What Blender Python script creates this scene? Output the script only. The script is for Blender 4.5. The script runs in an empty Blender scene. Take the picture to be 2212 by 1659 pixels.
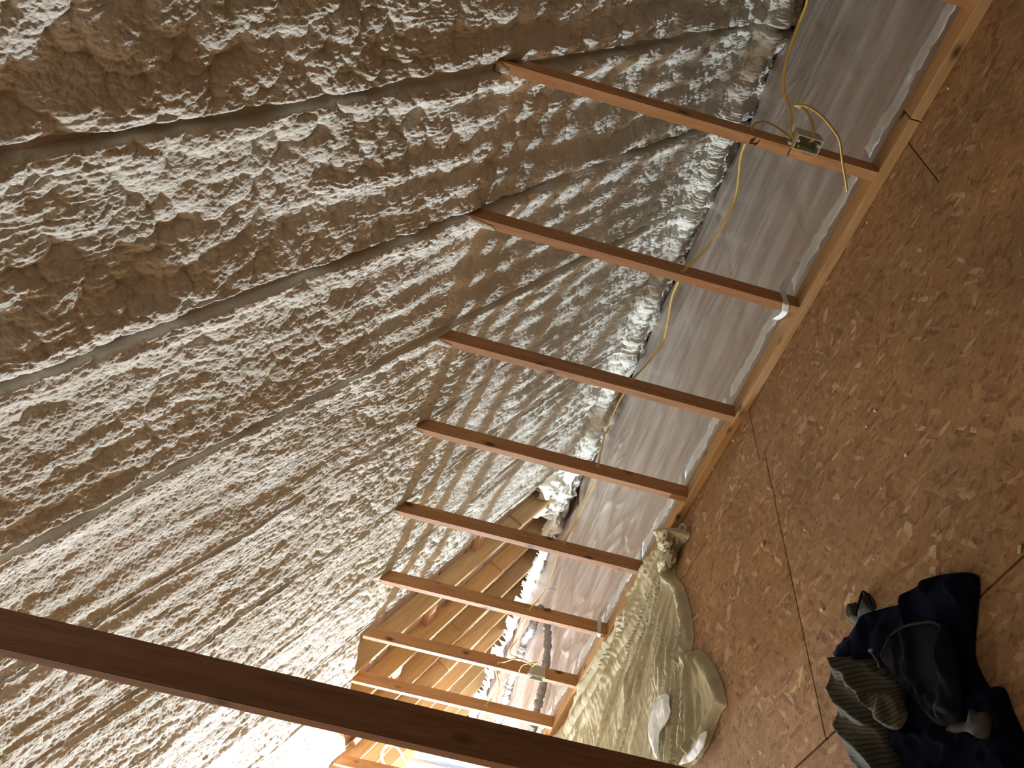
import bpy, bmesh, math, random
import numpy as np
from mathutils import Vector, Matrix
random.seed(7)
rng = np.random.RandomState(11)
SC = bpy.context.scene
COL = SC.collection

# ------------------------------------------------------------------ camera (metres, floor at z = 0)
FPX = 1671.87
CAMZ = 1.255
RM = np.array([[0.24221423, 0.1072752, -0.96427398],
               [-0.74474628, -0.61643818, -0.25565003],
               [-0.62184021, 0.78006154, -0.06941729]])     # rows: image right, image down, forward
cam_d = bpy.data.cameras.new('camera')
cam = bpy.data.objects.new('camera', cam_d)
COL.objects.link(cam)
cam_d.sensor_width = 36.0
cam_d.lens = FPX / 2212 * 36.0
cam_d.clip_start = 0.02
M = Matrix(((RM[0][0], -RM[1][0], -RM[2][0], 0.0),
            (RM[0][1], -RM[1][1], -RM[2][1], 0.0),
            (RM[0][2], -RM[1][2], -RM[2][2], CAMZ),
            (0, 0, 0, 1)))
cam.matrix_world = M
SC.camera = cam

# ------------------------------------------------------------------ world, work lamp, added fill, exposure
w = bpy.data.worlds.new('world')
SC.world = w
w.use_nodes = True
w.node_tree.nodes['Background'].inputs[0].default_value = (0.5, 0.6, 0.8, 1)
w.node_tree.nodes['Background'].inputs[1].default_value = 0.02
SC.view_settings.view_transform = 'Standard'
SC.view_settings.look = 'None'
SC.view_settings.gamma = 1.0
SC.view_settings.exposure = 0.0
SC.view_settings.use_curve_mapping = False

def point_lamp(name, loc, power, radius, colour):
    d = bpy.data.lights.new(name, 'POINT')
    d.energy = power; d.shadow_soft_size = radius; d.color = colour
    o = bpy.data.objects.new(name, d)
    o.location = loc
    COL.objects.link(o)
    return o
point_lamp('work_lamp', (-7.9, 1.25, 0.40), 2150, 0.06, (0.70, 0.855, 1.0))
point_lamp('room_fill', (2.2, -0.6, 1.9), 0.5, 0.15, (1.0, 0.84, 0.64))  # weak warm fill added behind the camera, no such lamp in the room

# ------------------------------------------------------------------ helpers
TAN = 0.616874; TH = math.atan(TAN); YW = 2.66526; ZT = 0.157798 + CAMZ; ZP = 0.038
CT, ST = math.cos(TH), math.sin(TH)
def roof_z(y, off=0.0):          # off: distance above the rafter edge plane, along its normal
    return ZT - TAN * (y - YW) + off / CT
def ray(u, v):
    q = np.array([(u - 1106) / FPX, (v - 829.5) / FPX, 1.0])
    return RM.T @ q
def at_z(u, v, z):
    d = ray(u, v); P = d * (z - CAMZ) / d[2]; P[2] = z
    return P
def at_y(u, v, y):
    d = ray(u, v); P = d * y / d[1]; P[2] += CAMZ
    return P
def at_x(u, v, x):
    d = ray(u, v); P = d * x / d[0]; P[2] += CAMZ
    return P

def link(name, me, mat=None, parent=None, loc=(0, 0, 0)):
    o = bpy.data.objects.new(name, me)
    COL.objects.link(o)
    o.location = loc
    if mat is not None: me.materials.append(mat)
    if parent is not None: o.parent = parent
    return o
def tag(o, label=None, cat=None, group=None, kind=None):
    if label: o['label'] = label
    if cat: o['category'] = cat
    if group: o['group'] = group
    if kind: o['kind'] = kind
    return o
def empty(name, loc=(0, 0, 0)):
    o = bpy.data.objects.new(name, None); COL.objects.link(o); o.location = loc
    o.empty_display_size = 0.1
    return o
def mesh_from(name, verts, faces, smooth=False):
    me = bpy.data.meshes.new(name)
    me.from_pydata([tuple(v) for v in verts], [], faces)
    if smooth:
        me.polygons.foreach_set('use_smooth', [True] * len(me.polygons))
    me.update()
    return me
def box_mesh(name, sx, sy, sz, bevel=0.0015, centre=True):
    """a board; origin at its middle"""
    bm = bmesh.new()
    bmesh.ops.create_cube(bm, size=1.0)
    bmesh.ops.scale(bm, vec=(sx, sy, sz), verts=bm.verts)
    if bevel:
        bmesh.ops.bevel(bm, geom=list(bm.edges), offset=bevel, segments=1, affect='EDGES')
    me = bpy.data.meshes.new(name); bm.to_mesh(me); bm.free()
    return me

def sm(x, a, b):
    t = np.clip((x - a) / (b - a), 0, 1); return t * t * (3 - 2 * t)

# numpy noises --------------------------------------------------
def hash2(i, j, seed):
    i = i.astype(np.int64).astype(np.uint64); j = j.astype(np.int64).astype(np.uint64)
    n = (i * np.uint64(374761393) + j * np.uint64(668265263) + np.uint64(seed * 2246822519 % (1 << 32))) & np.uint64(0xFFFFFFFF)
    n = ((n ^ (n >> np.uint64(13))) * np.uint64(1274126177)) & np.uint64(0xFFFFFFFF)
    n = n ^ (n >> np.uint64(16))
    return n
def r01(h, k=0):
    h = (h * np.uint64(2654435761 + 2 * k) + np.uint64(k * 97 + 13)) & np.uint64(0xFFFFFFFF)
    h = h ^ (h >> np.uint64(15))
    return (h & np.uint64(0xFFFFFF)).astype(np.float64) / float(0x1000000)
def vnoise(x, y, seed=0):
    """smooth value noise in -1..1"""
    xi = np.floor(x); yi = np.floor(y); fx = x - xi; fy = y - yi
    fx = fx * fx * fx * (fx * (fx * 6 - 15) + 10); fy = fy * fy * fy * (fy * (fy * 6 - 15) + 10)
    a = r01(hash2(xi, yi, seed)); b = r01(hash2(xi + 1, yi, seed))
    c = r01(hash2(xi, yi + 1, seed)); d = r01(hash2(xi + 1, yi + 1, seed))
    return (a + (b - a) * fx + (c - a) * fy + (a - b - c + d) * fx * fy) * 2 - 1
def fbm(x, y, seed=0, oct=4, gain=0.5):
    s = 0; a = 1; n = 0
    for o in range(oct):
        s = s + a * vnoise(x, y, seed + o * 17); n += a
        a *= gain; x = x * 2.03 + 5.2; y = y * 2.03 + 1.7
    return s / n
def blobs(x, y, seed=0, rmin=0.55):
    """cauliflower lumps: union of half-round domes, one per cell, 0..1"""
    xi = np.floor(x); yi = np.floor(y)
    best = np.zeros_like(x)
    for di in (-1, 0, 1):
        for dj in (-1, 0, 1):
            h = hash2(xi + di, yi + dj, seed)
            px = xi + di + 0.5 + (r01(h, 1) - 0.5) * 0.9
            py = yi + dj + 0.5 + (r01(h, 2) - 0.5) * 0.9
            r = rmin + 0.45 * r01(h, 3)
            d2 = ((x - px) ** 2 + (y - py) ** 2) / (r * r)
            best = np.maximum(best, np.sqrt(np.clip(1 - d2, 0, 1)) * r)
    return best

# ------------------------------------------------------------------ materials
def nt(name):
    m = bpy.data.materials.new(name); m.use_nodes = True
    t = m.node_tree; b = t.nodes['Principled BSDF']
    return m, t, b
def N(t, typ, **kw):
    n = t.nodes.new(typ)
    for k, v in kw.items(): setattr(n, k, v)
    return n
def ramp(t, stops, interp='LINEAR'):
    n = N(t, 'ShaderNodeValToRGB'); n.color_ramp.interpolation = interp
    e = n.color_ramp.elements
    while len(e) < len(stops): e.new(0.5)
    for i, (p, c) in enumerate(stops):
        e[i].position = p; e[i].color = (*c, 1)
    return n
def coords(t, scale=(1, 1, 1), rot=(0, 0, 0), src='Object', rnd=True):
    tc = N(t, 'ShaderNodeTexCoord'); mp = N(t, 'ShaderNodeMapping', vector_type='TEXTURE')
    mp.inputs['Scale'].default_value = tuple(1 / k for k in scale); mp.inputs['Rotation'].default_value = rot
    if rnd:
        oi = N(t, 'ShaderNodeObjectInfo'); ad = N(t, 'ShaderNodeVectorMath', operation='MULTIPLY_ADD')
        cb = N(t, 'ShaderNodeCombineXYZ')
        for i in range(3): t.links.new(oi.outputs['Random'], cb.inputs[i])
        ad.inputs[1].default_value = (17.3, 31.7, 23.1)
        t.links.new(cb.outputs[0], ad.inputs[0]); t.links.new(tc.outputs[src], ad.inputs[2])
        t.links.new(ad.outputs[0], mp.inputs[0])
    else:
        t.links.new(tc.outputs[src], mp.inputs[0])
    return mp.outputs[0]
def bump(t, b, height, strength=0.3, dist=0.01):
    n = N(t, 'ShaderNodeBump'); n.inputs['Strength'].default_value = strength; n.inputs['Distance'].default_value = dist
    t.links.new(height, n.inputs['Height']); t.links.new(n.outputs[0], b.inputs['Normal'])
def math_(t, op, a, b=None, c=None):
    n = N(t, 'ShaderNodeMath', operation=op)
    for i, v in enumerate((a, b, c)):
        if v is None: continue
        if isinstance(v, (int, float)): n.inputs[i].default_value = v
        else: t.links.new(v, n.inputs[i])
    return n.outputs[0]
def mixc(t, f, a, b, typ='MIX'):
    n = N(t, 'ShaderNodeMix', data_type='RGBA', blend_type=typ)
    if isinstance(f, (int, float)): n.inputs['Factor'].default_value = f
    else: t.links.new(f, n.inputs['Factor'])
    for k, v in (('A', a), ('B', b)):
        s = n.inputs[6 if k == 'A' else 7]
        if isinstance(v, tuple): s.default_value = (*v, 1)
        else: t.links.new(v, s)
    return n.outputs[2]

def wood_mat(name, light, dark, axis='z', rough=0.6, knot_scale=4.6):
    m, t, b = nt(name)
    sc = {'z': (1, 1, 0.06), 'y': (1, 0.06, 1), 'x': (0.06, 1, 1)}[axis]
    v = coords(t, tuple(s * 26 for s in sc))
    n1 = N(t, 'ShaderNodeTexNoise'); n1.inputs['Scale'].default_value = 1.6; n1.inputs['Detail'].default_value = 4; n1.inputs['Distortion'].default_value = 0.9
    t.links.new(v, n1.inputs['Vector'])
    v2 = coords(t, tuple(s * 120 for s in sc))
    n2 = N(t, 'ShaderNodeTexNoise'); n2.inputs['Scale'].default_value = 2.0; n2.inputs['Detail'].default_value = 3
    t.links.new(v2, n2.inputs['Vector'])
    f = math_(t, 'ADD', math_(t, 'MULTIPLY', n1.outputs[0], 0.65), math_(t, 'MULTIPLY', n2.outputs[0], 0.35))
    r = ramp(t, [(0.36, dark), (0.62, light)]); t.links.new(f, r.inputs[0])
    # knots, sparse and dark
    kscale = {'z': (1, 1, 0.55), 'y': (1, 0.55, 1), 'x': (0.55, 1, 1)}[axis]
    v3 = coords(t, tuple(s * knot_scale * 2.2 for s in kscale))
    vo = N(t, 'ShaderNodeTexVoronoi'); vo.inputs['Scale'].default_value = 1.0
    t.links.new(v3, vo.inputs['Vector'])
    wob = math_(t, 'ADD', vo.outputs['Distance'], math_(t, 'MULTIPLY', math_(t, 'SUBTRACT', n1.outputs[0], 0.5), 0.05))
    k = ramp(t, [(0.08, (1, 1, 1)), (0.13, (0.5, 0.5, 0.5)), (0.22, (0, 0, 0))]); t.links.new(wob, k.inputs[0])
    kc = mixc(t, k.outputs[0], r.outputs[0], tuple(c * 0.22 for c in dark))
    # rafters and studs differ from board to board
    oi = N(t, 'ShaderNodeObjectInfo')
    hs = N(t, 'ShaderNodeHueSaturation'); t.links.new(kc, hs.inputs['Color'])
    t.links.new(math_(t, 'ADD', math_(t, 'MULTIPLY', oi.outputs['Random'], 0.28), 0.86), hs.inputs['Value'])
    t.links.new(hs.outputs[0], b.inputs['Base Color'])
    b.inputs['Roughness'].default_value = rough
    b.inputs['Specular IOR Level'].default_value = 0.3
    bump(t, b, f, 0.12, 0.002)
    return m
M_STUD = wood_mat('stud_pine', (0.54, 0.285, 0.125), (0.41, 0.19, 0.07))
M_PLATE = wood_mat('plate_pine', (0.60, 0.36, 0.15), (0.45, 0.24, 0.09), 'x')
M_RAFT = wood_mat('rafter_pine', (0.62, 0.415, 0.20), (0.48, 0.30, 0.135), 'y', knot_scale=1.9)
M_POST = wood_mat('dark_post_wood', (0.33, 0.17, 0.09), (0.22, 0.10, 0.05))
M_RAFTF = plain0 = None
M_DECK = wood_mat('deck_board_wood', (0.55, 0.44, 0.38), (0.42, 0.31, 0.25), 'x')

def foam_mat():
    m, t, b = nt('spray_foam')
    v = coords(t, rnd=False)
    n = N(t, 'ShaderNodeTexNoise'); n.inputs['Scale'].default_value = 3.2; n.inputs['Detail'].default_value = 3
    t.links.new(v, n.inputs['Vector'])
    r = ramp(t, [(0.35, (0.62, 0.585, 0.485)), (0.65, (0.73, 0.70, 0.615))]); t.links.new(n.outputs[0], r.inputs[0])
    t.links.new(r.outputs[0], b.inputs['Base Color'])
    b.inputs['Roughness'].default_value = 0.75
    b.inputs['Specular IOR Level'].default_value = 0.12
    f = N(t, 'ShaderNodeTexVoronoi'); f.inputs['Scale'].default_value = 150
    t.links.new(v, f.inputs['Vector'])
    f2 = N(t, 'ShaderNodeTexNoise'); f2.inputs['Scale'].default_value = 95; f2.inputs['Detail'].default_value = 3
    t.links.new(v, f2.inputs['Vector'])
    h = math_(t, 'SUBTRACT', math_(t, 'MULTIPLY', f2.outputs[0], 1.0), math_(t, 'MULTIPLY', f.outputs['Distance'], 0.6))
    bump(t, b, h, 0.6, 0.004)
    return m
M_FOAM = foam_mat()

def osb_mat():
    m, t, b = nt('osb_board')
    base = None; hts = []
    for k in range(6):
        ang = [-0.5, 0.35, -1.2, 1.0, 2.2, -0.1][k]
        v = coords(t, [(13, 42, 1), (12, 48, 1), (17, 55, 1), (11, 36, 1), (19, 62, 1), (24, 75, 1)][k], (0, 0, ang))
        # bend the flakes a little
        vo = N(t, 'ShaderNodeTexVoronoi'); vo.inputs['Scale'].default_value = 1.0; vo.inputs['Randomness'].default_value = 1.0
        t.links.new(v, vo.inputs['Vector'])
        sep = N(t, 'ShaderNodeSeparateColor'); t.links.new(vo.outputs['Color'], sep.inputs[0])
        c = ramp(t, [(0.0, (0.235, 0.117, 0.049)), (0.2, (0.315, 0.169, 0.071)), (0.75, (0.367, 0.205, 0.089)), (0.95, (0.423, 0.252, 0.118)), (1.0, (0.55, 0.39, 0.23))])
        t.links.new(sep.outputs[0], c.inputs[0])
        hts.append(sep.outputs[1])
        if base is None: base = c.outputs[0]
        else:
            mask = math_(t, 'GREATER_THAN', sep.outputs[2], [0, 0.5, 0.55, 0.62, 0.66, 0.72][k])
            base = mixc(t, mask, base, c.outputs[0])
    n = N(t, 'ShaderNodeTexNoise'); n.inputs['Scale'].default_value = 2.2; n.inputs['Detail'].default_value = 4
    t.links.new(coords(t), n.inputs['Vector'])
    g = ramp(t, [(0.3, (0.80, 0.78, 0.78)), (0.7, (1.08, 1.05, 1.0))]); t.links.new(n.outputs[0], g.inputs[0])
    col = mixc(t, 1.0, base, g.outputs[0], 'MULTIPLY')
    # fine grain along flakes and dark strand ends
    n2 = N(t, 'ShaderNodeTexNoise'); n2.inputs['Scale'].default_value = 34; n2.inputs['Detail'].default_value = 5; n2.inputs['Roughness'].default_value = 0.7
    t.links.new(coords(t, (1, 2.2, 1), (0, 0, 0.5)), n2.inputs['Vector'])
    g2 = ramp(t, [(0.32, (0.45, 0.40, 0.35)), (0.45, (0.97, 0.97, 0.97)), (0.75, (1.10, 1.10, 1.10))]); t.links.new(n2.outputs[0], g2.inputs[0])
    col = mixc(t, 1.0, col, g2.outputs[0], 'MULTIPLY')
    t.links.new(col, b.inputs['Base Color'])
    b.inputs['Roughness'].default_value = 0.62
    b.inputs['Specular IOR Level'].default_value = 0.3
    hh = math_(t, 'ADD', math_(t, 'ADD', hts[0], hts[1]), math_(t, 'MULTIPLY', n2.outputs[0], 1.5))
    bump(t, b, hh, 0.35, 0.002)
    return m
M_OSB = osb_mat()

def plain(name, col, rough=0.6, var=0.12, scale=30, spec=0.3, bmp=0.0, bscale=120, metal=0.0):
    m, t, b = nt(name)
    n = N(t, 'ShaderNodeTexNoise'); n.inputs['Scale'].default_value = scale; n.inputs['Detail'].default_value = 3
    t.links.new(coords(t), n.inputs['Vector'])
    r = ramp(t, [(0.3, tuple(c * (1 - var) for c in col)), (0.7, tuple(min(1, c * (1 + var)) for c in col))])
    t.links.new(n.outputs[0], r.inputs[0]); t.links.new(r.outputs[0], b.inputs['Base Color'])
    b.inputs['Roughness'].default_value = rough; b.inputs['Specular IOR Level'].default_value = spec
    b.inputs['Metallic'].default_value = metal
    if bmp:
        n2 = N(t, 'ShaderNodeTexNoise'); n2.inputs['Scale'].default_value = bscale; n2.inputs['Detail'].default_value = 3
        t.links.new(coords(t), n2.inputs['Vector'])
        bump(t, b, n2.outputs[0], bmp, 0.003)
    return m
M_RAFTF = plain('oversprayed_rafter', (0.52, 0.43, 0.38), 0.8, 0.15, 12, 0.2, 0.4, 60)
M_CABLE = plain('yellow_cable', (0.66, 0.47, 0.12), 0.45, 0.05)
M_BOX = plain('grey_beige_plastic', (0.52, 0.49, 0.38), 0.4, 0.03)
M_PENCIL = plain('marker_ink', (0.02, 0.01, 0.008), 0.8, 0.0)
M_CANVAS = plain('canvas', (0.50, 0.435, 0.285), 0.9, 0.09, 14, 0.1, 0.5, 420)
M_NAVY = plain('navy_fleece', (0.005, 0.005, 0.014), 0.95, 0.2, 20, 0.06, 0.4, 300)
M_NAVY2 = plain('dark_blue_knit', (0.009, 0.009, 0.015), 0.9, 0.2, 20, 0.1, 0.4, 300)
M_GREYRAG = plain('grey_rag', (0.036, 0.031, 0.022), 0.9, 0.1, 30, 0.1, 0.3, 300)  # kept extra dark to stand in for shade on the clothes pile
M_ROLL = plain('grey_wrapped_roll', (0.30, 0.275, 0.245), 0.6, 0.25, 26, 0.4, 0.8, 60)
M_WHITE = plain('white_plastic_hose', (0.80, 0.80, 0.78), 0.35, 0.02)
M_CRUMB = plain('foam_crumb_mat', (0.78, 0.72, 0.58), 0.8, 0.05)
M_CHIP = plain('wood_chip_mat', (0.62, 0.43, 0.22), 0.8, 0.1)
M_BATT = plain('insulation_batt', (0.52, 0.40, 0.345), 0.95, 0.22, 9, 0.1, 0.7, 70)
M_BLOCK = wood_mat('block_pine', (0.62, 0.36, 0.24), (0.48, 0.26, 0.16), 'x')
M_KHAKI = plain('khaki_strap', (0.038, 0.028, 0.014), 0.8, 0.1)  # colour lowered to include the shade the clothes lie in
M_WIRE = plain('thin_black_wire', (0.05, 0.05, 0.045), 0.5, 0.0)

def stripe_mat():
    m, t, b = nt('striped_shirt')
    tc = N(t, 'ShaderNodeUVMap'); tc.uv_map = 'UVMap'
    sp = N(t, 'ShaderNodeSeparateXYZ'); t.links.new(tc.outputs[0], sp.inputs[0])
    ph = math_(t, 'FRACT', math_(t, 'MULTIPLY', sp.outputs[1], 95.0))
    r = ramp(t, [(0.0, (0.068, 0.060, 0.040)), (0.55, (0.072, 0.064, 0.043)), (0.66, (0.036, 0.030, 0.022)), (0.90, (0.036, 0.030, 0.022)), (1.0, (0.068, 0.06, 0.04))])  # both stripe tones darkened a little to carry the pile's shade
    t.links.new(ph, r.inputs[0]); t.links.new(r.outputs[0], b.inputs['Base Color'])
    b.inputs['Roughness'].default_value = 0.9; b.inputs['Specular IOR Level'].default_value = 0.1
    return m
M_STRIPE = stripe_mat()

def plastic_mat(name, tint=(0.80, 0.78, 0.76), opac=0.5, streak=True, rough=0.22):
    m, t, b = nt(name)
    b.inputs['Base Color'].default_value = (*tint, 1)
    b.inputs['Roughness'].default_value = rough
    b.inputs['Specular IOR Level'].default_value = 0.5
    v = coords(t, (0.35, 5.0, 1), (0, 0, 0.12), rnd=False)
    n = N(t, 'ShaderNodeTexNoise'); n.inputs['Scale'].default_value = 3.2; n.inputs['Detail'].default_value = 6; n.inputs['Roughness'].default_value = 0.6; n.inputs['Distortion'].default_value = 0.4
    t.links.new(v, n.inputs['Vector'])
    n3 = N(t, 'ShaderNodeTexNoise'); n3.inputs['Scale'].default_value = 26; n3.inputs['Detail'].default_value = 3
    t.links.new(coords(t, rnd=False), n3.inputs['Vector'])
    bump(t, b, math_(t, 'ADD', n.outputs[0], math_(t, 'MULTIPLY', n3.outputs[0], 0.10)), 0.25, 0.02)
    tr = N(t, 'ShaderNodeBsdfTransparent'); mx = N(t, 'ShaderNodeMixShader')
    r = ramp(t, [(0.3, (opac - 0.09,) * 3), (0.7, (opac + 0.09,) * 3)]); t.links.new(n.outputs[0], r.inputs[0])
    t.links.new(r.outputs[0], mx.inputs[0]); t.links.new(tr.outputs[0], mx.inputs[1]); t.links.new(b.outputs[0], mx.inputs[2])
    t.links.new(mx.outputs[0], t.nodes['Material Output'].inputs[0])
    return m
M_SHEET = plastic_mat('clear_vapour_sheet', (0.86, 0.755, 0.68), 0.58)
M_HEM = plastic_mat('milky_hem', (0.95, 0.95, 0.95), 0.93, rough=0.4)
M_BLUE = plastic_mat('bluish_film', (0.62, 0.78, 0.97), 0.75, rough=0.25)
M_SHEET2 = plastic_mat('milky_plastic', (0.88, 0.88, 0.88), 0.8, rough=0.3)

# ------------------------------------------------------------------ floor
floor = empty('floor'); tag(floor, kind='structure')
PT = 0.018
def panel(x0, x1, y0, y1):
    g = 0.0021
    me = box_mesh('floor_panel', x1 - x0 - 2 * g, y1 - y0 - 2 * g - 0.003, PT, 0.0008)
    o = link('floor_panel', me, M_OSB, floor, ((x0 + x1) / 2, (y0 + y1) / 2, -PT / 2 + random.uniform(-0.0004, 0)))
    return o
YROW = [2.355, 1.172, -0.047, -1.266, -2.485, -3.704]
rows = [(2.355, 2.762, [5.4, 4.19, 2.97, 1.75, 0.53, -0.69, -1.925, -4.36, -6.8, -9.6]),
        (1.174, 2.355, [5.4, 3.0, 0.56, -1.88, -4.32, -6.76, -9.6]),
        (-0.047, 1.174, [5.4, 4.22, 1.78, -0.66, -3.10, -5.54, -7.98, -9.6]),
        (-1.266, -0.047, [5.4, 3.0, 0.56, -1.88, -4.32, -6.76, -9.6]),
        (-2.6, -1.266, [5.4, 4.22, 1.78, -0.66, -3.10, -5.54, -7.98, -9.6])]
for (y0, y1, xs) in rows:
    for a, c in zip(xs[1:], xs[:-1]): panel(a, c, y0, y1)
link('subfloor', box_mesh('subfloor', 15.0, 5.36, 0.02, 0), plain('subfloor_dark', (0.05, 0.03, 0.02)), floor, (-2.05, 0.08, -0.031))
# attic floor beyond the knee wall: joists with batts between them
for i in range(29):
    x = 5.63 - 0.61 * i + 0.33
    if x < -9.5: break
    link('joist', box_mesh('joist', 0.038, 2.6, 0.18, 0.001), M_RAFT, floor, (x, 4.064, -0.16))
    sub = mesh_from('insulation_batt', *(lambda nx, ny, x=x: ([(x - 0.30 + 0.565 * a / nx - 0.285 * 0, 2.76 + 2.6 * b_ / ny, -0.062 + 0.012 * math.sin(a * 1.3 + i) + 0.01 * math.sin(b_ * 0.9 + i * 2) - (0.02 if a in (0, nx) else 0)) for b_ in range(ny + 1) for a in range(nx + 1)],
         [(b_ * (nx + 1) + a, b_ * (nx + 1) + a + 1, (b_ + 1) * (nx + 1) + a + 1, (b_ + 1) * (nx + 1) + a) for b_ in range(ny) for a in range(nx)]))(6, 24), smooth=True)
    link('insulation_batt', sub, M_BATT, floor, (-0.285, 0, 0))

# ------------------------------------------------------------------ knee wall
wall = empty('wall_back'); tag(wall, kind='structure')
TW, TD = 0.0362, 0.078
DX = [-0.033, 0.0, 0.014, 0.081, 0.082, 0.082, 0.096, 0.157, None, -0.479]
DZ = [-0.012, -0.018, -0.012, 0.002, 0.016, -0.001, -0.001, 0.022, 0, 0.004]
def stud_x(k):          # edge nearest the camera, k = 0..8 as seen, 9 beyond
    return [-0.8087, -1.3853, -1.9809, -2.5235, -3.1321, -3.7417, -4.3373, -4.8859, -5.52, -6.130][k]
HOLE = {0: (2.702, 0.500), 1: (2.690, 0.516), 2: (2.735, 0.5105), 3: (2.722, 0.492), 4: (2.730, 0.486), 5: (2.705, 0.513), 6: (2.695, 0.5585), 7: (2.710, 0.510)}
def stud_mesh(h_front, h_back, z0, hole=None):
    """x from -TW to 0, y from 0 to TD, z from z0; top cut to the roof slope; optional round cable hole through x"""
    bm = bmesh.new()
    def side(x):
        c = [bm.verts.new(p) for p in ((x, 0, z0), (x, TD, z0), (x, TD, h_back), (x, 0, h_front))]
        ring = []
        if hole:
            hy, hz = hole[0] - YW, hole[1]
            r = 0.0115
            for i in range(16):
                a = -math.pi * 0.75 + i * math.pi / 8
                ring.append(bm.verts.new((x, hy + r * math.cos(a), hz + r * math.sin(a))))
        return c, ring
    c0, r0 = side(0.0); c1, r1 = side(-TW)
    def face(vs, flip=False):
        bm.faces.new(vs[::-1] if flip else vs)
    if hole:
        for (c, r, fl) in ((c0, r0, False), (c1, r1, True)):
            for q in range(4):
                seg = [r[(q * 4 + i) % 16] for i in range(5)]
                face([c[q], c[(q + 1) % 4]] + seg[::-1], fl)
        for i in range(16):
            face([r0[i], r0[(i + 1) % 16], r1[(i + 1) % 16], r1[i]], True)
    else:
        face(c0); face(c1, True)
    for q in range(4):
        face([c0[q], c0[(q + 1) % 4], c1[(q + 1) % 4], c1[q]], True)
    bmesh.ops.recalc_face_normals(bm, faces=bm.faces)
    ed = [e for e in bm.edges if abs(e.verts[0].co.x - e.verts[1].co.x) < 1e-6 and ((e.verts[0] in c0 and e.verts[1] in c0) or (e.verts[0] in c1 and e.verts[1] in c1))]
    bmesh.ops.bevel(bm, geom=ed, offset=0.0018, segments=2, affect='EDGES')
    me = bpy.data.meshes.new('stud'); bm.to_mesh(me); bm.free()
    return me
studs = []
for k in range(10):
    x = stud_x(k)
    me = stud_mesh(ZT + DZ[k], ZT + DZ[k] - TAN * TD, ZP, HOLE.get(k))
    studs.append(link('stud', me, M_STUD, wall, (x, YW, 0)))
# two more studs out of frame on the near side
for x in (-0.24, 0.39, 1.03, 1.64, 2.25, 2.86, 3.47, 4.08, 4.69, 5.3):
    studs.append(link('stud', stud_mesh(ZT, ZT - TAN * TD, ZP), M_STUD, wall, (x, YW, 0)))
def plate(x0, x1):
    link('bottom_plate', box_mesh('bottom_plate', x1 - x0 - 0.003, 0.092, ZP, 0.002), M_PLATE, wall, ((x0 + x1) / 2, YW + 0.044, ZP / 2 + 0.0003))
plate(-0.615, 3.0); plate(3.0, 5.4); plate(-5.2, -0.615); plate(-9.4, -5.2)
# marker strokes on the first stud (as seen: two joined characters and a bracket)
def stroke(pts, y, rad, parent, name='marker_stroke'):
    P = [at_y(1610 + u / 18.43, 280 + v / 18.43, y) for (u, v) in pts]
    vs = []; fs = []
    for i, p in enumerate(P):
        a = P[max(i - 1, 0)]; c = P[min(i + 1, len(P) - 1)]
        d = np.array([c[0] - a[0], c[2] - a[2]]); d /= np.linalg.norm(d) + 1e-9
        n = np.array([-d[1], d[0]]) * rad
        for (s, yy) in ((1, 0), (-1, 0), (1, 0.0006), (-1, 0.0006)):
            vs.append((p[0] + s * n[0], y + yy, p[2] + s * n[1]))
    for i in range(len(P) - 1):
        b0 = i * 4; b1 = b0 + 4
        fs += [(b0, b0 + 1, b1 + 1, b1), (b0 + 2, b1 + 2, b1 + 3, b0 + 3), (b0, b1, b1 + 2, b0 + 2), (b0 + 1, b0 + 3, b1 + 3, b1 + 1)]
    me = mesh_from(name, vs, fs)
    o = link(name, me, M_PENCIL, parent)
    o.matrix_parent_inverse = Matrix.Translation(-Vector(parent.location))
    return o
for pts in ([(320, 365), (240, 420), (180, 480), (185, 540), (240, 500), (310, 450), (360, 400), (415, 340)],
            [(165, 560), (240, 550), (330, 570), (410, 560), (490, 545), (525, 490), (565, 435)],
            [(490, 545), (420, 590), (350, 625)], [(240, 420), (310, 450)],
            [(1805, 755), (1775, 850), (1710, 920), (1690, 980), (1700, 1050)]):
    stroke(pts, YW - 0.0009, 0.0016, studs[0])

# ------------------------------------------------------------------ roof: rafters, deck, foam
ceil = empty('ceiling'); tag(ceil, kind='structure')
RD = 0.14; RW = 0.038
YR0, YR1 = -1.0, 5.45        # ridge to eave
SL = (YR1 - YR0) / CT
raft_x = [5.3, 4.7, 4.1, 3.5, 2.9, 2.27, 1.65, 1.02, 0.39, -0.20, -0.815, -1.368, -1.94, -2.512, -3.09, -3.66, -4.215, -4.80, -5.40, -6.00, -6.62, -7.17, -7.76, -8.36, -8.96]
ymid = (YR0 + YR1) / 2
for x in raft_x:
    me = box_mesh('rafter', RW, SL, RD, 0.002)
    o = link('rafter', me, M_RAFT if x < -4.5 else M_RAFTF, ceil, (x - RW / 2, ymid + ST * RD / 2, roof_z(ymid) + CT * RD / 2))
    o.rotation_euler = (-TH, 0, 0)
# roof deck boards above the rafters, each board a part (visible where the foam stops)
bw = 0.143; nb = int(SL / bw)
for i in range(nb):
    s = -SL / 2 + (i + 0.5) * bw
    me = box_mesh('roof_board', 14.9, bw - 0.003, 0.018, 0.001)
    off = RD + 0.0095
    yc = ymid + s * CT + ST * off; zc = roof_z(ymid) - s * ST + CT * off
    o = link('roof_board', me, M_DECK, ceil, (-2.05, yc, zc)); o.rotation_euler = (-TH, 0, 0)
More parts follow.
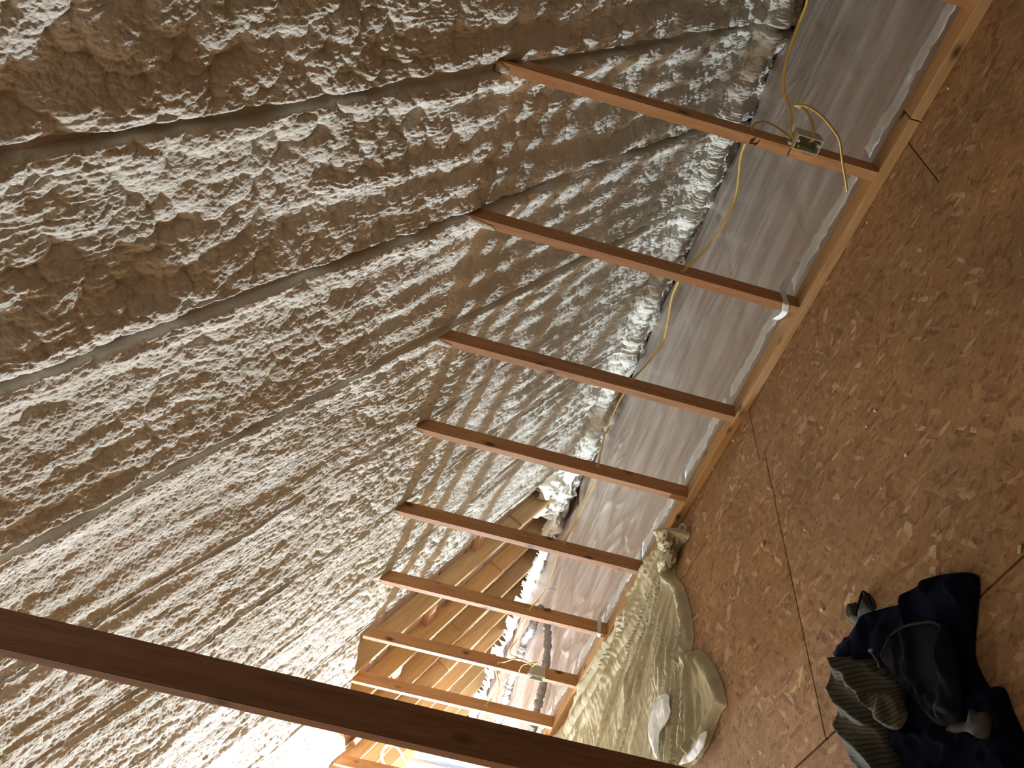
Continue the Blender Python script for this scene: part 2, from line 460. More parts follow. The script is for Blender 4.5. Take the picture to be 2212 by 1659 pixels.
# blocks between the bare rafters
def block(x0, x1, y, depth, h, ang=0.0, mat=M_BLOCK, th=0.038):
    me = box_mesh('blocking', x1 - x0 - 0.002, th, h, 0.0015)
    off = depth
    o = link('blocking', me, mat, ceil, ((x0 + x1) / 2, y + ST * off, roof_z(y) + CT * off))
    o.rotation_euler = (-TH + ang, 0, 0)
def sister(x, ya, yb):
    me = box_mesh('sister_board', 0.016, (yb - ya) / CT, RD - 0.004, 0.001)
    ym = (ya + yb) / 2; off = RD / 2
    o = link('sister_board', me, M_RAFT, ceil, (x + 0.0085, ym + ST * off, roof_z(ym) + CT * off)); o.rotation_euler = (-TH, 0, 0)
sister(-4.80, 4.25, 5.0); sister(-5.40, 4.22, 5.1); sister(-6.00, 3.93, 5.1); sister(-6.62, 3.92, 5.1)
block(-6.00, -5.40 - RW, 3.62, 0.125, 0.028, 0.0)
block(-4.80, -4.42, 3.86, 0.115, 0.045, 0.0, M_BLOCK, 0.085)
block(-5.40, -5.00, 3.5, 0.115, 0.045, 0.0, M_BLOCK, 0.085)
block(-6.00, -5.62, 3.28, 0.115, 0.045, 0.0, M_BLOCK, 0.085)
block(-6.62, -6.2, 3.02, 0.115, 0.045, 0.0, M_BLOCK, 0.085)

RX = np.array(raft_x) - RW / 2
def foam_height(x, y, s):
    """metres below the rafter edge plane (+ = into the room)"""
    # warp
    wx = x + 0.07 * fbm(x * 1.3, s * 1.1, 3, 3) + 0.016 * fbm(x * 6, s * 3.2, 9, 3)
    ws = s + 0.06 * fbm(x * 1.6, s * 1.4, 5, 3)
    d = np.min(np.abs(x[..., None] - RX), axis=-1)
    side = d / 0.3
    # bays a little recessed, more where the sprayer passed once
    rec = 0.5 + 0.5 * fbm(x * 0.9, s * 0.8, 21, 2)
    h = -(0.004 + 0.016 * rec) * sm(side, 0.05, 0.75)
    # spray passes run up the slope
    amp = sm(fbm(x * 0.8 + 3, s * 0.9, 31, 2), -0.5, 0.5)
    ph = wx / 0.125 + 0.9 * fbm(x * 0.9, s * 0.55, 41, 2) + 0.10 * s
    ridge = 0.5 - 0.5 * np.cos(2 * math.pi * ph)
    far = sm(-x, 1.6, 2.8)
    h += (0.002 + 0.0125 * amp) * ridge * (1 - 0.45 * far)
    # cross dollops
    am2 = sm(fbm(x * 1.1, s * 1.2 + 9, 51, 2), -0.25, 0.6)
    h += 0.028 * am2 * fbm(wx * 5.5, ws * 4.0, 61, 2) * (1 - 0.3 * far)
    # cauliflower lumps
    am3 = sm(fbm(x * 1.7 + 4, s * 1.5, 71, 2), -0.55, 0.4)
    nearcam = sm(x, -2.6, 0.2)
    h += (0.004 + 0.011 * am3 + 0.017 * nearcam) * blobs(wx / 0.055, ws / 0.065, 81)
    h += (0.003 + 0.006 * am3) * blobs(wx / 0.024, ws / 0.029, 91)
    # ripple scales
    rp = wx / 0.020 + 1.4 * fbm(wx * 16, ws * 9, 101, 2)
    rr = 0.5 - 0.5 * np.cos(2 * math.pi * rp)
    am4 = sm(fbm(x * 2.2, s * 2.0, 111, 2), -0.45, 0.3)
    h += 0.0050 * am4 * rr * (0.5 + 0.5 * vnoise(wx * 30, ws * 24, 121))
    h += 0.0042 * blobs(wx / 0.0125, ws / 0.015, 131)
    h += 0.0016 * fbm(x * 170, s * 140, 141, 2)
    # rafter edges: bare in stretches, else thinly covered
    rid = np.argmin(np.abs(x[..., None] - RX), axis=-1)
    bare = sm(fbm(s * 1.1 + 7.37 * rid, rid * 3.1 + 0.5, 151, 2) + 0.22 * sm(-x, 2.1, 2.4), -0.12, 0.16)
    wv = 0.0095 + 0.010 * fbm(s * 5, rid * 2.3, 155, 3)
    near = 1 - sm(d, wv, wv + 0.006)
    lip = (sm(d, wv, wv + 0.014) - sm(d, 0.045, 0.10))
    h = h * (1 - near) + near * (0.004 * (1 - bare) + 0.001 * blobs(wx / 0.02, ws / 0.03, 161) - 0.007 * bare)
    low = sm(-x, 2.1, 2.4)
    h += lip * ((0.004 + 0.012 * (0.5 + 0.5 * fbm(x * 9, s * 4, 171, 2))) * (1 - low) - 0.013 * low * (0.3 + 0.7 * bare))
    return h

def profile(sv):
    """slope coordinate -> point (y, z) and outward (into the room) direction"""
    sb = (4.70 - YW) / CT
    y = np.empty_like(sv); z = np.empty_like(sv); ny = np.empty_like(sv); nz = np.empty_like(sv)
    a = np.full_like(sv, TH)      # downward angle of travel
    # bend: 0..0.14 m turns to vertical, straight 0.05, then curls outwards and down
    return sb
def build_foam():
    # even screen spacing along x and y
    def resample(f, a, b, step, lo=None):
        t = np.linspace(a, b, 6000)
        P = np.array([f(v) for v in t]); P[:, 2] -= CAMZ
        q = P @ RM.T
        uv = q[:, :2] / q[:, 2:3] * FPX
        L = np.concatenate([[0], np.cumsum(np.linalg.norm(np.diff(uv, axis=0), axis=1))])
        n = int(L[-1] / step)
        return np.interp(np.linspace(0, L[-1], n), L, t)
    xs = resample(lambda x: (x, 2.2, roof_z(2.2)), 0.42, -6.3, 1.65)
    xs = np.concatenate([np.linspace(5.44, 0.44, 70), xs, np.linspace(-6.33, -9.4, 60)])
    ys = resample(lambda y: (-1.6, y, roof_z(y)), 0.95, 4.60, 1.9)
    ys = np.concatenate([np.linspace(-0.95, 0.93, 60), ys])
    sb = (4.60 - YW) / CT
    # arc-length samples for the eave bend
    ext = np.arange(0.004, 0.42, 0.0042)
    sv = np.concatenate([(ys - YW) / CT, sb + ext])
    py = np.empty_like(sv); pz = np.empty_like(sv); ny = np.empty_like(sv); nz = np.empty_like(sv)
    n0 = len(ys)
    py[:n0] = ys; pz[:n0] = ZT - TAN * (ys - YW); ny[:n0] = -ST; nz[:n0] = -CT
    cy, cz = 4.60, ZT - TAN * (4.60 - YW); prev = 0
    for i, e in enumerate(ext):
        ang = TH + (math.pi / 2 + 0.15 - TH) * min(1, e / 0.11)
        if e > 0.13: ang = max(0.55, math.pi / 2 + 0.15 - (e - 0.13) / 0.06 * 1.2)
        st = e - prev; prev = e
        cy += math.cos(ang) * st; cz -= math.sin(ang) * st
        py[n0 + i] = cy; pz[n0 + i] = cz
        ny[n0 + i] = -math.sin(ang); nz[n0 + i] = -math.cos(ang)
    X, S = np.meshgrid(xs, sv, indexing='ij')
    PY = np.broadcast_to(py, X.shape); PZ = np.broadcast_to(pz, X.shape)
    NY = np.broadcast_to(ny, X.shape); NZ = np.broadcast_to(nz, X.shape)
    H = np.empty_like(X)
    for a in range(0, X.shape[0], 200):
        H[a:a + 200] = foam_height(X[a:a + 200], PY[a:a + 200], S[a:a + 200])
    # lumpy eave
    eave = sm(S, sb - 0.35, sb + 0.05)
    H = H + (eave * sm(-X, 4.3, 4.6)) * (0.06 * blobs(X / 0.10, S / 0.08, 207) + 0.03 * fbm(X * 14, S * 14, 209, 3) - 0.085)
    H = H + eave * (0.040 * fbm(X * 4.5, S * 5, 201, 3) + 0.020 * blobs(X / 0.075, S / 0.07, 205) + 0.010 * blobs(X / 0.03, S / 0.03, 206))
    H = np.where(S > sb + 0.13, H - 0.02 * sm(S, sb + 0.13, sb + 0.2), H)
    # where there is foam at all
    edge = -4.34 + 0.05 * fbm(S * 2.0, S * 0 + 3.3, 211, 3) + 0.025 * fbm(S * 9, S * 0, 212, 2)
    d1 = X - edge                                   # > 0 : sprayed
    ytop = 2.70 + 0.05 * fbm(X * 2.3, X * 0 + 1, 213, 2) + 0.30 * sm(-X, 5.6, 6.5)
    d2 = ytop - PY                                  # > 0 : room side, sprayed to the far end
    d2 = np.where(X < -6.05, np.minimum(d2, 2.62 - 0.45 * sm(-X, 6.05, 6.7) - PY + 0.05), d2)
    bayph = np.abs(((X + 4.80) / 0.6) % 1 - 0.5)
    yl = 4.62 + 0.15 * sm(-X, 5.1, 5.7) + 0.10 * fbm(X * 3.1, X * 0 + 7, 214, 3) - 0.18 * (0.5 - bayph) * 2 * (X > -5.0)
    d3 = (PY - yl)
    D = np.maximum(np.maximum(d1, d2), d3)
    # thick rounded edge going back up to the deck
    t = np.clip(D / 0.07, 0, 1)
    H = H * sm(D, 0, 0.06) - 0.135 * (1 - np.sqrt(np.clip(1 - (1 - t) ** 2, 0, 1)))
    V = np.stack([X, PY + NY * H, PZ + NZ * H], -1)
    nx_, ns_ = X.shape
    idx = np.arange(nx_ * ns_).reshape(nx_, ns_)
    q = np.stack([idx[:-1, :-1], idx[:-1, 1:], idx[1:, 1:], idx[1:, :-1]], -1).reshape(-1, 4)
    keep = (D[:-1, :-1] > -0.002).reshape(-1)
    q = q[keep]
    used = np.zeros(nx_ * ns_, bool); used[q.ravel()] = True
    remap = np.cumsum(used) - 1
    V = V.reshape(-1, 3)[used]; q = remap[q]
    me = bpy.data.meshes.new('spray_foam')
    me.vertices.add(len(V)); me.vertices.foreach_set('co', V.astype(np.float32).ravel())
    me.loops.add(q.size); me.loops.foreach_set('vertex_index', q.astype(np.int32).ravel())
    me.polygons.add(len(q)); me.polygons.foreach_set('loop_start', np.arange(0, q.size, 4, dtype=np.int32))
    me.polygons.foreach_set('use_smooth', np.ones(len(q), bool))
    me.update(calc_edges=True)
    o = link('spray_foam', me, M_FOAM, ceil); tag(o, kind='stuff')
    print('foam quads', len(q))
build_foam()

# the rest of the room, behind and beside the camera
ridge_z = roof_z(YR0)
def slab(name, verts, mat, parent=None, th=None, kind=None):
    me = mesh_from(name, verts, [tuple(range(len(verts)))])
    o = link(name, me, mat, parent)
    if th:
        md = o.modifiers.new('s', 'SOLIDIFY'); md.thickness = th; md.offset = 0
    if kind: tag(o, kind=kind)
    return o
def roof_grid():
    vs = []; fs = []; nx, ny = 60, 40
    for j in range(ny + 1):
        for i in range(nx + 1):
            y = YR0 - (1.75) * j / ny
            z = ridge_z - TAN * (YR0 - y) + 0.03 * math.sin(i * 2.1 + j) * math.sin(j * 1.3)
            vs.append((5.45 - 15.0 * i / nx, y, z))
    for j in range(ny):
        for i in range(nx):
            a = j * (nx + 1) + i; fs.append((a, a + 1, a + nx + 2, a + nx + 1))
    o = link('spray_foam', mesh_from('spray_foam', vs, fs, True), M_FOAM, ceil); tag(o, kind='stuff')
roof_grid()
YF = YR0 - 1.75; zf = ridge_z - TAN * 1.75
slab('wall_front', [(5.45, YF, -0.02), (-9.5, YF, -0.02), (-9.5, YF, zf), (5.45, YF, zf)], M_OSB, th=0.02, kind='structure')
for nm, x in (('wall_right', 5.46), ('wall_left', -9.52)):
    slab(nm, [(x, YF, -0.25), (x, YR1 + 0.2, -0.25), (x, YR1 + 0.2, roof_z(YR1 + 0.2) + 0.16), (x, YR0, ridge_z + 0.16), (x, YF, zf + 0.16)], M_OSB, th=0.02, kind='structure')
slab('trim_1', [(5.45, 5.42, -0.25), (-9.5, 5.42, -0.25), (-9.5, 5.42, 0.05), (5.45, 5.42, 0.05)], M_POST, th=0.02, kind='structure')

# thin skins of overspray on the tops of the stud fronts
def overspray(k, L, seed):
    x = stud_x(k); n = 40; m = 8; vs = []
    r = np.random.RandomState(seed)
    for i in range(n + 1):
        t = i / n; wob = 0.35 + 0.65 * (1 - t) + 0.15 * (r.rand() - 0.5)
        if t > 0.95: wob *= 0.3
        for j in range(m + 1):
            u = j / m
            vs.append((x - TW - 0.0012 + TW * 0.98 * u * min(1, wob), YW - 0.0008 - 0.0035 * math.sin(math.pi * u) * (1 - t) - 0.0012 * r.rand(), ZT + DZ[k] - 0.002 - L * t))
    fs = [(i * (m + 1) + j, i * (m + 1) + j + 1, (i + 1) * (m + 1) + j + 1, (i + 1) * (m + 1) + j) for i in range(n) for j in range(m)]
    o = link('foam_overspray', mesh_from('foam_overspray', vs, fs, True), M_FOAM, studs[k])
    o.matrix_parent_inverse = Matrix.Translation(-Vector(studs[k].location))
for k, L in ((0, 0.05), (1, 0.13), (2, 0.085), (3, 0.07), (4, 0.06), (5, 0.03)): overspray(k, L, 70 + k)
def drip(x, ya, yb, seed):
    r = np.random.RandomState(seed); n = 30; vs = []; fs = []; m = 8
    for i in range(n + 1):
        t = i / n; y = ya + (yb - ya) * t
        w_ = 0.020 * math.sin(math.pi * min(1, max(0.04, t))) ** 0.5 * (0.6 + 0.6 * r.rand())
        for j in range(m):
            a = 2 * math.pi * j / m
            off = 0.012 + w_ * 0.8 * math.sin(a)
            vs.append((x - RW - 0.006 + w_ * 0.6 * math.cos(a), y + ST * off, roof_z(y) + CT * off))
    for i in range(n):
        for j in range(m):
            a = i * m + j; b2 = i * m + (j + 1) % m
            fs.append((a, b2, b2 + m, a + m))
    link('foam_drip', mesh_from('foam_drip', vs, fs, True), M_FOAM, ceil)
for i, (x, a, c) in enumerate(((-4.80, 3.55, 4.15), (-4.80, 2.72, 2.95), (-5.40, 3.75, 4.45), (-5.40, 3.30, 3.52), (-6.0, 3.75, 4.3), (-6.0, 4.0, 4.6), (-6.62, 3.6, 4.5), (-7.17, 3.9, 4.7))): drip(x, a, c, 90 + i)

# ------------------------------------------------------------------ the upright post nearest the camera
px0, py0, pw, pd = -1.70, 0.818, 0.034, 0.0885
def post():
    bm = bmesh.new(); bmesh.ops.create_cube(bm, size=1)
    for v in bm.verts:
        v.co.x = -pw if v.co.x < 0 else 0
        v.co.y = 0 if v.co.y < 0 else pd
        yy = py0 + v.co.y
        v.co.z = 0.0005 if v.co.z < 0 else roof_z(yy) + 0.03
    bmesh.ops.bevel(bm, geom=list(bm.edges), offset=0.002, segments=2, affect='EDGES')
    me = bpy.data.meshes.new('timber_post'); bm.to_mesh(me); bm.free()
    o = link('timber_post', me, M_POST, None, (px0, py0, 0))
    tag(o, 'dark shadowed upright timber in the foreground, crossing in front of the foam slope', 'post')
post()

# ------------------------------------------------------------------ plastic sheet on the attic floor
def interp_edge(pts):
    P = np.array(pts); o = np.argsort(P[:, 0]); return P[o]
EDGE = interp_edge([(5.4, 4.7), (1.0, 4.70), (-0.30, 4.69), (-0.663, 4.661), (-0.892, 4.71), (-1.39, 4.73), (-1.819, 4.761), (-2.557, 4.763), (-2.868, 4.88), (-2.942, 4.808), (-3.455, 4.801), (-3.888, 4.8), (-4.151, 4.837), (-4.638, 4.603), (-5.426, 4.882), (-5.905, 4.918), (-6.54, 4.963), (-7.205, 4.762), (-7.932, 4.75), (-8.606, 4.842), (-9.4, 4.8)])
def floor_sheet():
    nx, ny = 620, 110
    xs = np.concatenate([np.linspace(5.4, 1.02, 60), 1.0 - 10.4 * (np.linspace(0, 1, nx - 60)) ** 1.15])
    t = np.linspace(0, 1, ny)
    X, T = np.meshgrid(xs, t, indexing='ij')
    ye = np.interp(X, EDGE[:, 0], EDGE[:, 1])
    yi = 2.775 + 0.006 * fbm(X * 2, X * 0, 300, 2)
    Y = yi + (ye - yi) * T
    Z = -0.030 + 0.010 * fbm(X * 1.2, Y * 3, 301, 3)
    # long stretched folds, slightly fanned
    f = fbm(X * 0.9 + Y * 0.5, Y * 9 - X * 0.9, 302, 3)
    Z = Z + 0.007 * f + 0.004 * np.abs(fbm(X * 1.1, Y * 22 + X * 2.0, 303, 2))
    f2 = np.abs(fbm(X * 2.2 + Y, Y * 7 + X * 3, 304, 2)); Z = Z + 0.012 * (1 - sm(f2, 0, 0.12)) * sm(fbm(X, Y, 305, 2), -0.1, 0.3)
    # turned up against the back of the plate
    up = 1 - sm(Y, 2.80, 2.885 + 0.02 * fbm(X * 3, X * 0, 306, 2))
    Z = Z + up * 0.030
    hem = sm(T, 0.975, 1.0) ; Z = Z - 0.008 * hem
    V = np.stack([X, Y, Z], -1).reshape(-1, 3)
    idx = np.arange(nx * ny).reshape(nx, ny)
    q = np.stack([idx[:-1, :-1], idx[:-1, 1:], idx[1:, 1:], idx[1:, :-1]], -1).reshape(-1, 4)
    # drop cells that would run into the plate
    o = link('plastic_sheet', mesh_from('plastic_sheet', V, [tuple(int(a) for a in f) for f in q], True), M_SHEET)
    tag(o, 'long milky clear plastic sheet laid flat behind the row of studs', 'plastic sheet')
    return o
sheet = floor_sheet()
def ribbon(name, P, width_dir, w, mat, parent=None, wob=0.0, seed=0, nsub=6, th=0.0006):
    """a strip of film through points P"""
    P = [np.array(p, float) for p in P]
    C = []
    for i in range(len(P) - 1):
        for k in range(nsub): C.append(P[i] + (P[i + 1] - P[i]) * k / nsub)
    C.append(P[-1]); wd = np.array(width_dir, float)
    m = 6; vs = []
    r = np.random.RandomState(seed)
    for i, c in enumerate(C):
        ww = w * (0.85 + 0.3 * r.rand())
        for j in range(m + 1):
            s = j / m - 0.5
            vs.append(c + wd * ww * s + np.array([0, 0, wob * (r.rand() - 0.3)]))
    fs = [(i * (m + 1) + j, i * (m + 1) + j + 1, (i + 1) * (m + 1) + j + 1, (i + 1) * (m + 1) + j) for i in range(len(C) - 1) for j in range(m)]
    o = link(name, mesh_from(name, vs, fs, True), mat, parent)
    md = o.modifiers.new('s', 'SOLIDIFY'); md.thickness = th
    return o
# milky lapped hem of the sheet along the plate, bay by bay
xs_h = [0.35] + [stud_x(k) for k in range(8)] + [-6.13, -9.3]
for i in range(len(xs_h) - 1):
    a, c = xs_h[i] - (TW if i else 0) - 0.004, xs_h[i + 1] + 0.004
    L = a - c; n = max(3, int(L / 0.06)); P = []
    for k in range(n + 1):
        x = a - L * k / n
        P.append((x, 2.826 + 0.008 * math.sin(k * 1.1 + i * 2), 0.040 + 0.003 * math.sin(k * 1.9 + i)))
    ribbon('sheet_hem', P, (0, 0.95, -0.10), 0.115, M_HEM, sheet, 0.007, 40 + i, 3)
# strips of film stapled across two stud feet
def strip_over_stud(k, z, w):
    x = stud_x(k); e = 0.002
    P = [(x + 0.10, 2.84, z - 0.03), (x + e, 2.77, z), (x + e, YW - e, z), (x - TW - e, YW - e, z - 0.012), (x - TW - 0.05, YW + 0.05, z - 0.03), (x - TW - 0.13, 2.80, z - 0.045)]
    ribbon('film_strip', P, (0, 0, 1), w, M_SHEET2, sheet, 0.001, k, 5)
strip_over_stud(1, ZP + 0.055, 0.026); strip_over_stud(5, ZP + 0.05, 0.022)

# ------------------------------------------------------------------ tubes: cables, hoses, rolls
def catmull(P, n=8):
    P = [np.array(p, float) for p in P]; Q = [2 * P[0] - P[1]] + P + [2 * P[-1] - P[-2]]; out = []
    for i in range(1, len(Q) - 2):
        for k in range(n):
            t = k / n; a, b_, c, d = Q[i - 1], Q[i], Q[i + 1], Q[i + 2]
            out.append(0.5 * ((2 * b_) + (-a + c) * t + (2 * a - 5 * b_ + 4 * c - d) * t * t + (-a + 3 * b_ - 3 * c + d) * t ** 3))
    out.append(P[-1]); return out
def tube(name, P, r, mat, parent=None, flat=1.0, nseg=10, n=8, rough=0.0, seed=0):
    C = catmull(P, n); vs = []; fs = []
    up = np.array([0.1, 0.2, 1.0]); rr = np.random.RandomState(seed)
    prevn = None
    for i, c in enumerate(C):
        d = C[min(i + 1, len(C) - 1)] - C[max(i - 1, 0)]; d = d / (np.linalg.norm(d) + 1e-9)
        nn = prevn if prevn is not None else up
        nn = nn - d * (nn @ d); nn /= np.linalg.norm(nn) + 1e-9; prevn = nn
        b_ = np.cross(d, nn)
        rad = r * (1 + rough * (rr.rand() - 0.5))
        for k in range(nseg):
            a = 2 * math.pi * k / nseg
            q = rad * (1 + rough * 0.6 * (rr.rand() - 0.5))
            vs.append(c + nn * q * math.cos(a) + b_ * q * flat * math.sin(a))
    for i in range(len(C) - 1):
        for k in range(nseg):
            a = i * nseg + k; b2 = i * nseg + (k + 1) % nseg
            fs.append((a, b2, b2 + nseg, a + nseg))
    fs.append(tuple(range(nseg))[::-1]); fs.append(tuple(range((len(C) - 1) * nseg, len(C) * nseg)))
    o = link(name, mesh_from(name, vs, fs, True), mat, parent)
    return o
def sx(k, f=0.5): return stud_x(k) - TW * f
H3 = lambda k, dx=0.0: np.array([sx(k) + dx, HOLE[k][0], HOLE[k][1]])
# run through stud holes 1..6
run = [at_y(1711, 298, 2.70), at_y(1700, 290, 2.74), at_y(1672, 271, 2.745), at_y(1648, 262, 2.74), at_y(1630, 268, 2.72), H3(0, TW * 0.5), H3(0, -TW * 0.5), at_y(1600, 340, 2.71), at_y(1590, 420, 2.71), at_y(1565, 480, 2.70), at_y(1520, 545, 2.70),
       H3(1, 0.02), H3(1, -0.02), at_y(1452, 640, 2.71), at_y(1443, 690, 2.72), at_y(1430, 742, 2.73), at_y(1398, 785, 2.735),
       H3(2, 0.02), H3(2, -0.02), at_y(1340, 862, 2.735), at_y(1318, 910, 2.73), at_y(1303, 950, 2.725),
       H3(3, 0.02), H3(3, -0.02), at_y(1283, 1045, 2.725), at_y(1262, 1090, 2.73), at_y(1236, 1140, 2.73),
       H3(4, 0.02), H3(4, -0.02), at_y(1205, 1195, 2.73), at_y(1192, 1240, 2.72), at_y(1176, 1280, 2.71),
       H3(5, 0.02), H3(5, -0.02), at_y(1128, 1342, 2.70), at_y(1119, 1362, 2.70), at_y(1117, 1380, 2.70), at_y(1103, 1402, 2.68), at_y(1103, 1414, 2.67), at_y(1120, 1421, 2.66), at_y(1140, 1430, 2.665), at_y(1147, 1436, 2.69)]
tag(tube('electrical_cable', run, 0.0048, M_CABLE, flat=0.6), 'long yellow cable threaded through drilled holes in six studs, between the two boxes', 'cable')
c2 = [at_y(1745, -60, 2.74), at_y(1744, 0, 2.74), at_y(1728, 45, 2.74), at_y(1712, 90, 2.745), at_y(1697, 140, 2.75), at_y(1692, 185, 2.75), at_y(1700, 220, 2.74), at_y(1709, 250, 2.72), at_y(1708, 283, 2.69), at_y(1716, 305, 2.672), at_y(1726, 317, 2.64)]
tag(tube('electrical_cable', c2, 0.0048, M_CABLE, flat=0.6), 'yellow cable dropping in from the right to the box on the nearest stud', 'cable')
c3 = [at_y(1748, 307, 2.672), at_y(1755, 303, 2.655), at_y(1757, 290, 2.65), at_y(1756, 272, 2.69), at_y(1748, 250, 2.72), at_y(1735, 235, 2.70), at_y(1718, 227, 2.66), at_y(1745, 230, 2.62), at_y(1775, 250, 2.60), at_y(1800, 280, 2.59), at_y(1814, 305, 2.59), at_y(1820, 350, 2.60), at_y(1826, 385, 2.61), at_y(1830, 413, 2.62)]
tag(tube('electrical_cable', c3, 0.0046, M_CABLE, flat=0.6), 'loose yellow cable end curling out of the nearest box and hanging free', 'cable')
c4 = [at_y(1147, 1436, 2.68), at_y(1128, 1424, 2.655), at_y(1108, 1424, 2.66), at_y(1090, 1430, 2.68), H3(6, 0.02), H3(6, -0.02), at_y(1072, 1452, 2.71), at_y(1077, 1475, 2.72), at_y(1073, 1495, 2.72), H3(7, 0.02), H3(7, -0.02), at_y(1050, 1555, 2.71), (-5.2, 2.71, 0.50), (-5.7, 2.71, 0.5)]
tag(tube('electrical_cable', c4, 0.0062, M_CABLE, flat=0.6), 'short yellow cable bowing between the far box and the last stud', 'cable')
c5 = [at_y(1150, 1440, 2.66), at_y(1160, 1431, 2.62), at_y(1145, 1433, 2.61), at_y(1128, 1438, 2.62), at_y(1120, 1455, 2.62), at_y(1114, 1475, 2.62), at_y(1109, 1491, 2.62)]
tag(tube('electrical_cable', c5, 0.0028, M_CABLE, n=6), 'thin yellow wire end dangling below the far box', 'cable')
# thin twist of wire hanging on the cable
tw = [at_y(1177, 1275, 2.72), at_y(1186, 1272, 2.70), at_y(1192, 1272, 2.69), at_y(1203, 1274, 2.69), at_y(1208, 1283, 2.69)]
tag(tube('tie_wire', tw, 0.0012, M_WIRE, n=6, nseg=6), 'thin black twist of wire hanging on the yellow cable', 'wire')

def gang_box(name, x0, z0, label, hgt=0.089, wid=0.05, dep=0.07, yf=2.638):
    """open fronted single box fixed to the camera side of a stud; front edge faces -y"""
    root = empty(name, (x0, yf, z0)); tag(root, label, 'electrical box', None)
    t_ = 0.0028
    bm = bmesh.new()
    def bx(a, b_):
        c = [(a[i] + b_[i]) / 2 for i in range(3)]; s = [abs(b_[i] - a[i]) for i in range(3)]
        g = bmesh.ops.create_cube(bm, size=1)['verts']
        for v in g:
            v.co = Vector((c[0] + v.co.x * s[0], c[1] + v.co.y * s[1], c[2] + v.co.z * s[2]))
    hw, hh = wid / 2, hgt / 2
    bx((-hw, 0, hh - t_), (hw, dep, hh)); bx((-hw, 0, -hh), (hw, dep, -hh + t_))
    bx((-hw, 0, -hh + t_), (-hw + t_, dep, hh - t_)); bx((hw - t_, 0, -hh + t_), (hw, dep, hh - t_))
    bx((-hw + t_, dep - t_, -hh + t_), (hw - t_, dep, hh - t_))
    me = bpy.data.meshes.new('shell'); bm.to_mesh(me); bm.free()
    link('shell', me, M_BOX, root)
    for s in (1, -1):
        cyl = bmesh.new(); bmesh.ops.create_cone(cyl, cap_ends=True, segments=12, radius1=0.0052, radius2=0.0052, depth=dep * 0.6)
        bmesh.ops.rotate(cyl, verts=cyl.verts, cent=(0, 0, 0), matrix=Matrix.Rotation(math.pi / 2, 3, 'X'))
        me = bpy.data.meshes.new('screw_boss'); cyl.to_mesh(me); cyl.free()
        link('screw_boss', me, M_BOX, root, (0.004, dep * 0.3 + 0.001, s * (hh - t_ - 0.0055)))
    for s in (1, -1):     # nailing lugs at the stud side
        link('nail_lug', box_mesh('nail_lug', 0.010, 0.022, 0.012, 0.001), M_BOX, root, (-hw + 0.006, 0.038, s * (hh + 0.0062)))
    return root
gang_box('electrical_box', -0.8087 + 0.028, 0.3175, 'open beige electrical box on the stud nearest the camera')
gang_box('electrical_box', -4.3373 + 0.028, 0.3068, 'open beige electrical box on the far stud in front of the bare rafters')

# grey rolls on the sheet at the far end
rR = [(-5.42, 3.95, 0.02), (-5.40, 3.81, 0.02), (-5.34, 3.61, 0.018), (-5.32, 3.36, 0.02), (-5.36, 3.25, 0.02), (-5.47, 3.15, 0.02), (-5.58, 3.01, 0.02), (-5.8, 2.90, 0.02)]
tag(tube('grey_roll', rR, 0.030, M_ROLL, nseg=12, n=14, rough=0.5, seed=4), 'wrinkled grey roll on the plastic sheet, the one nearer the studs', 'roll', 'grey rolls on the plastic sheet')
rL = [(-5.7, 4.18, 0.02), (-5.9, 4.16, 0.02), (-6.05, 4.15, 0.02), (-6.28, 4.2, 0.02), (-6.4, 4.13, 0.02), (-6.7, 4.04, 0.02), (-6.83, 3.97, 0.02), (-7.0, 3.88, 0.02), (-7.3, 3.8, 0.02)]
tag(tube('grey_roll', rL, 0.034, M_ROLL, nseg=12, n=14, rough=0.55, seed=5), 'wrinkled grey roll on the plastic sheet, the one nearer the eave', 'roll', 'grey rolls on the plastic sheet')
# white hose loop at the far end
hl = [at_y(905, 1720, 2.86), at_y(893, 1680, 2.86), at_y(880, 1650, 2.86), at_y(866, 1624, 2.87), at_y(852, 1610, 2.87), at_y(838, 1610, 2.88), at_y(827, 1622, 2.88), at_y(825, 1638, 2.89), at_y(832, 1652, 2.90), at_y(850, 1668, 2.92)]
tag(tube('white_hose', hl, 0.011, M_WHITE), 'white plastic hose looping up behind the foreground post', 'hose')
# clear sheet hanging at the far end of the attic space
def hanging():
    a = at_x(868, 1618, -7.4); 
    y0, y1 = 2.80, 3.16; z1, z0 = 0.90, 0.05
    nx, ny = 50, 24; vs = []
    for j in range(ny + 1):
        for i in range(nx + 1):
            u = i / nx; v = j / ny
            vs.append((-6.62 + 0.03 * math.sin(u * 23) + 0.02 * math.sin(u * 51 + v * 4) + 0.05 * v, y0 + (y1 - y0) * u, z0 + (z1 - z0) * v - 0.12 * u * v))
    fs = [(j * (nx + 1) + i, j * (nx + 1) + i + 1, (j + 1) * (nx + 1) + i + 1, (j + 1) * (nx + 1) + i) for j in range(ny) for i in range(nx)]
    o = link('plastic_curtain', mesh_from('plastic_curtain', vs, fs, True), M_BLUE)
    tag(o, 'crumpled bluish clear plastic hanging at the far end, behind the white hose', 'plastic sheet')
hanging()

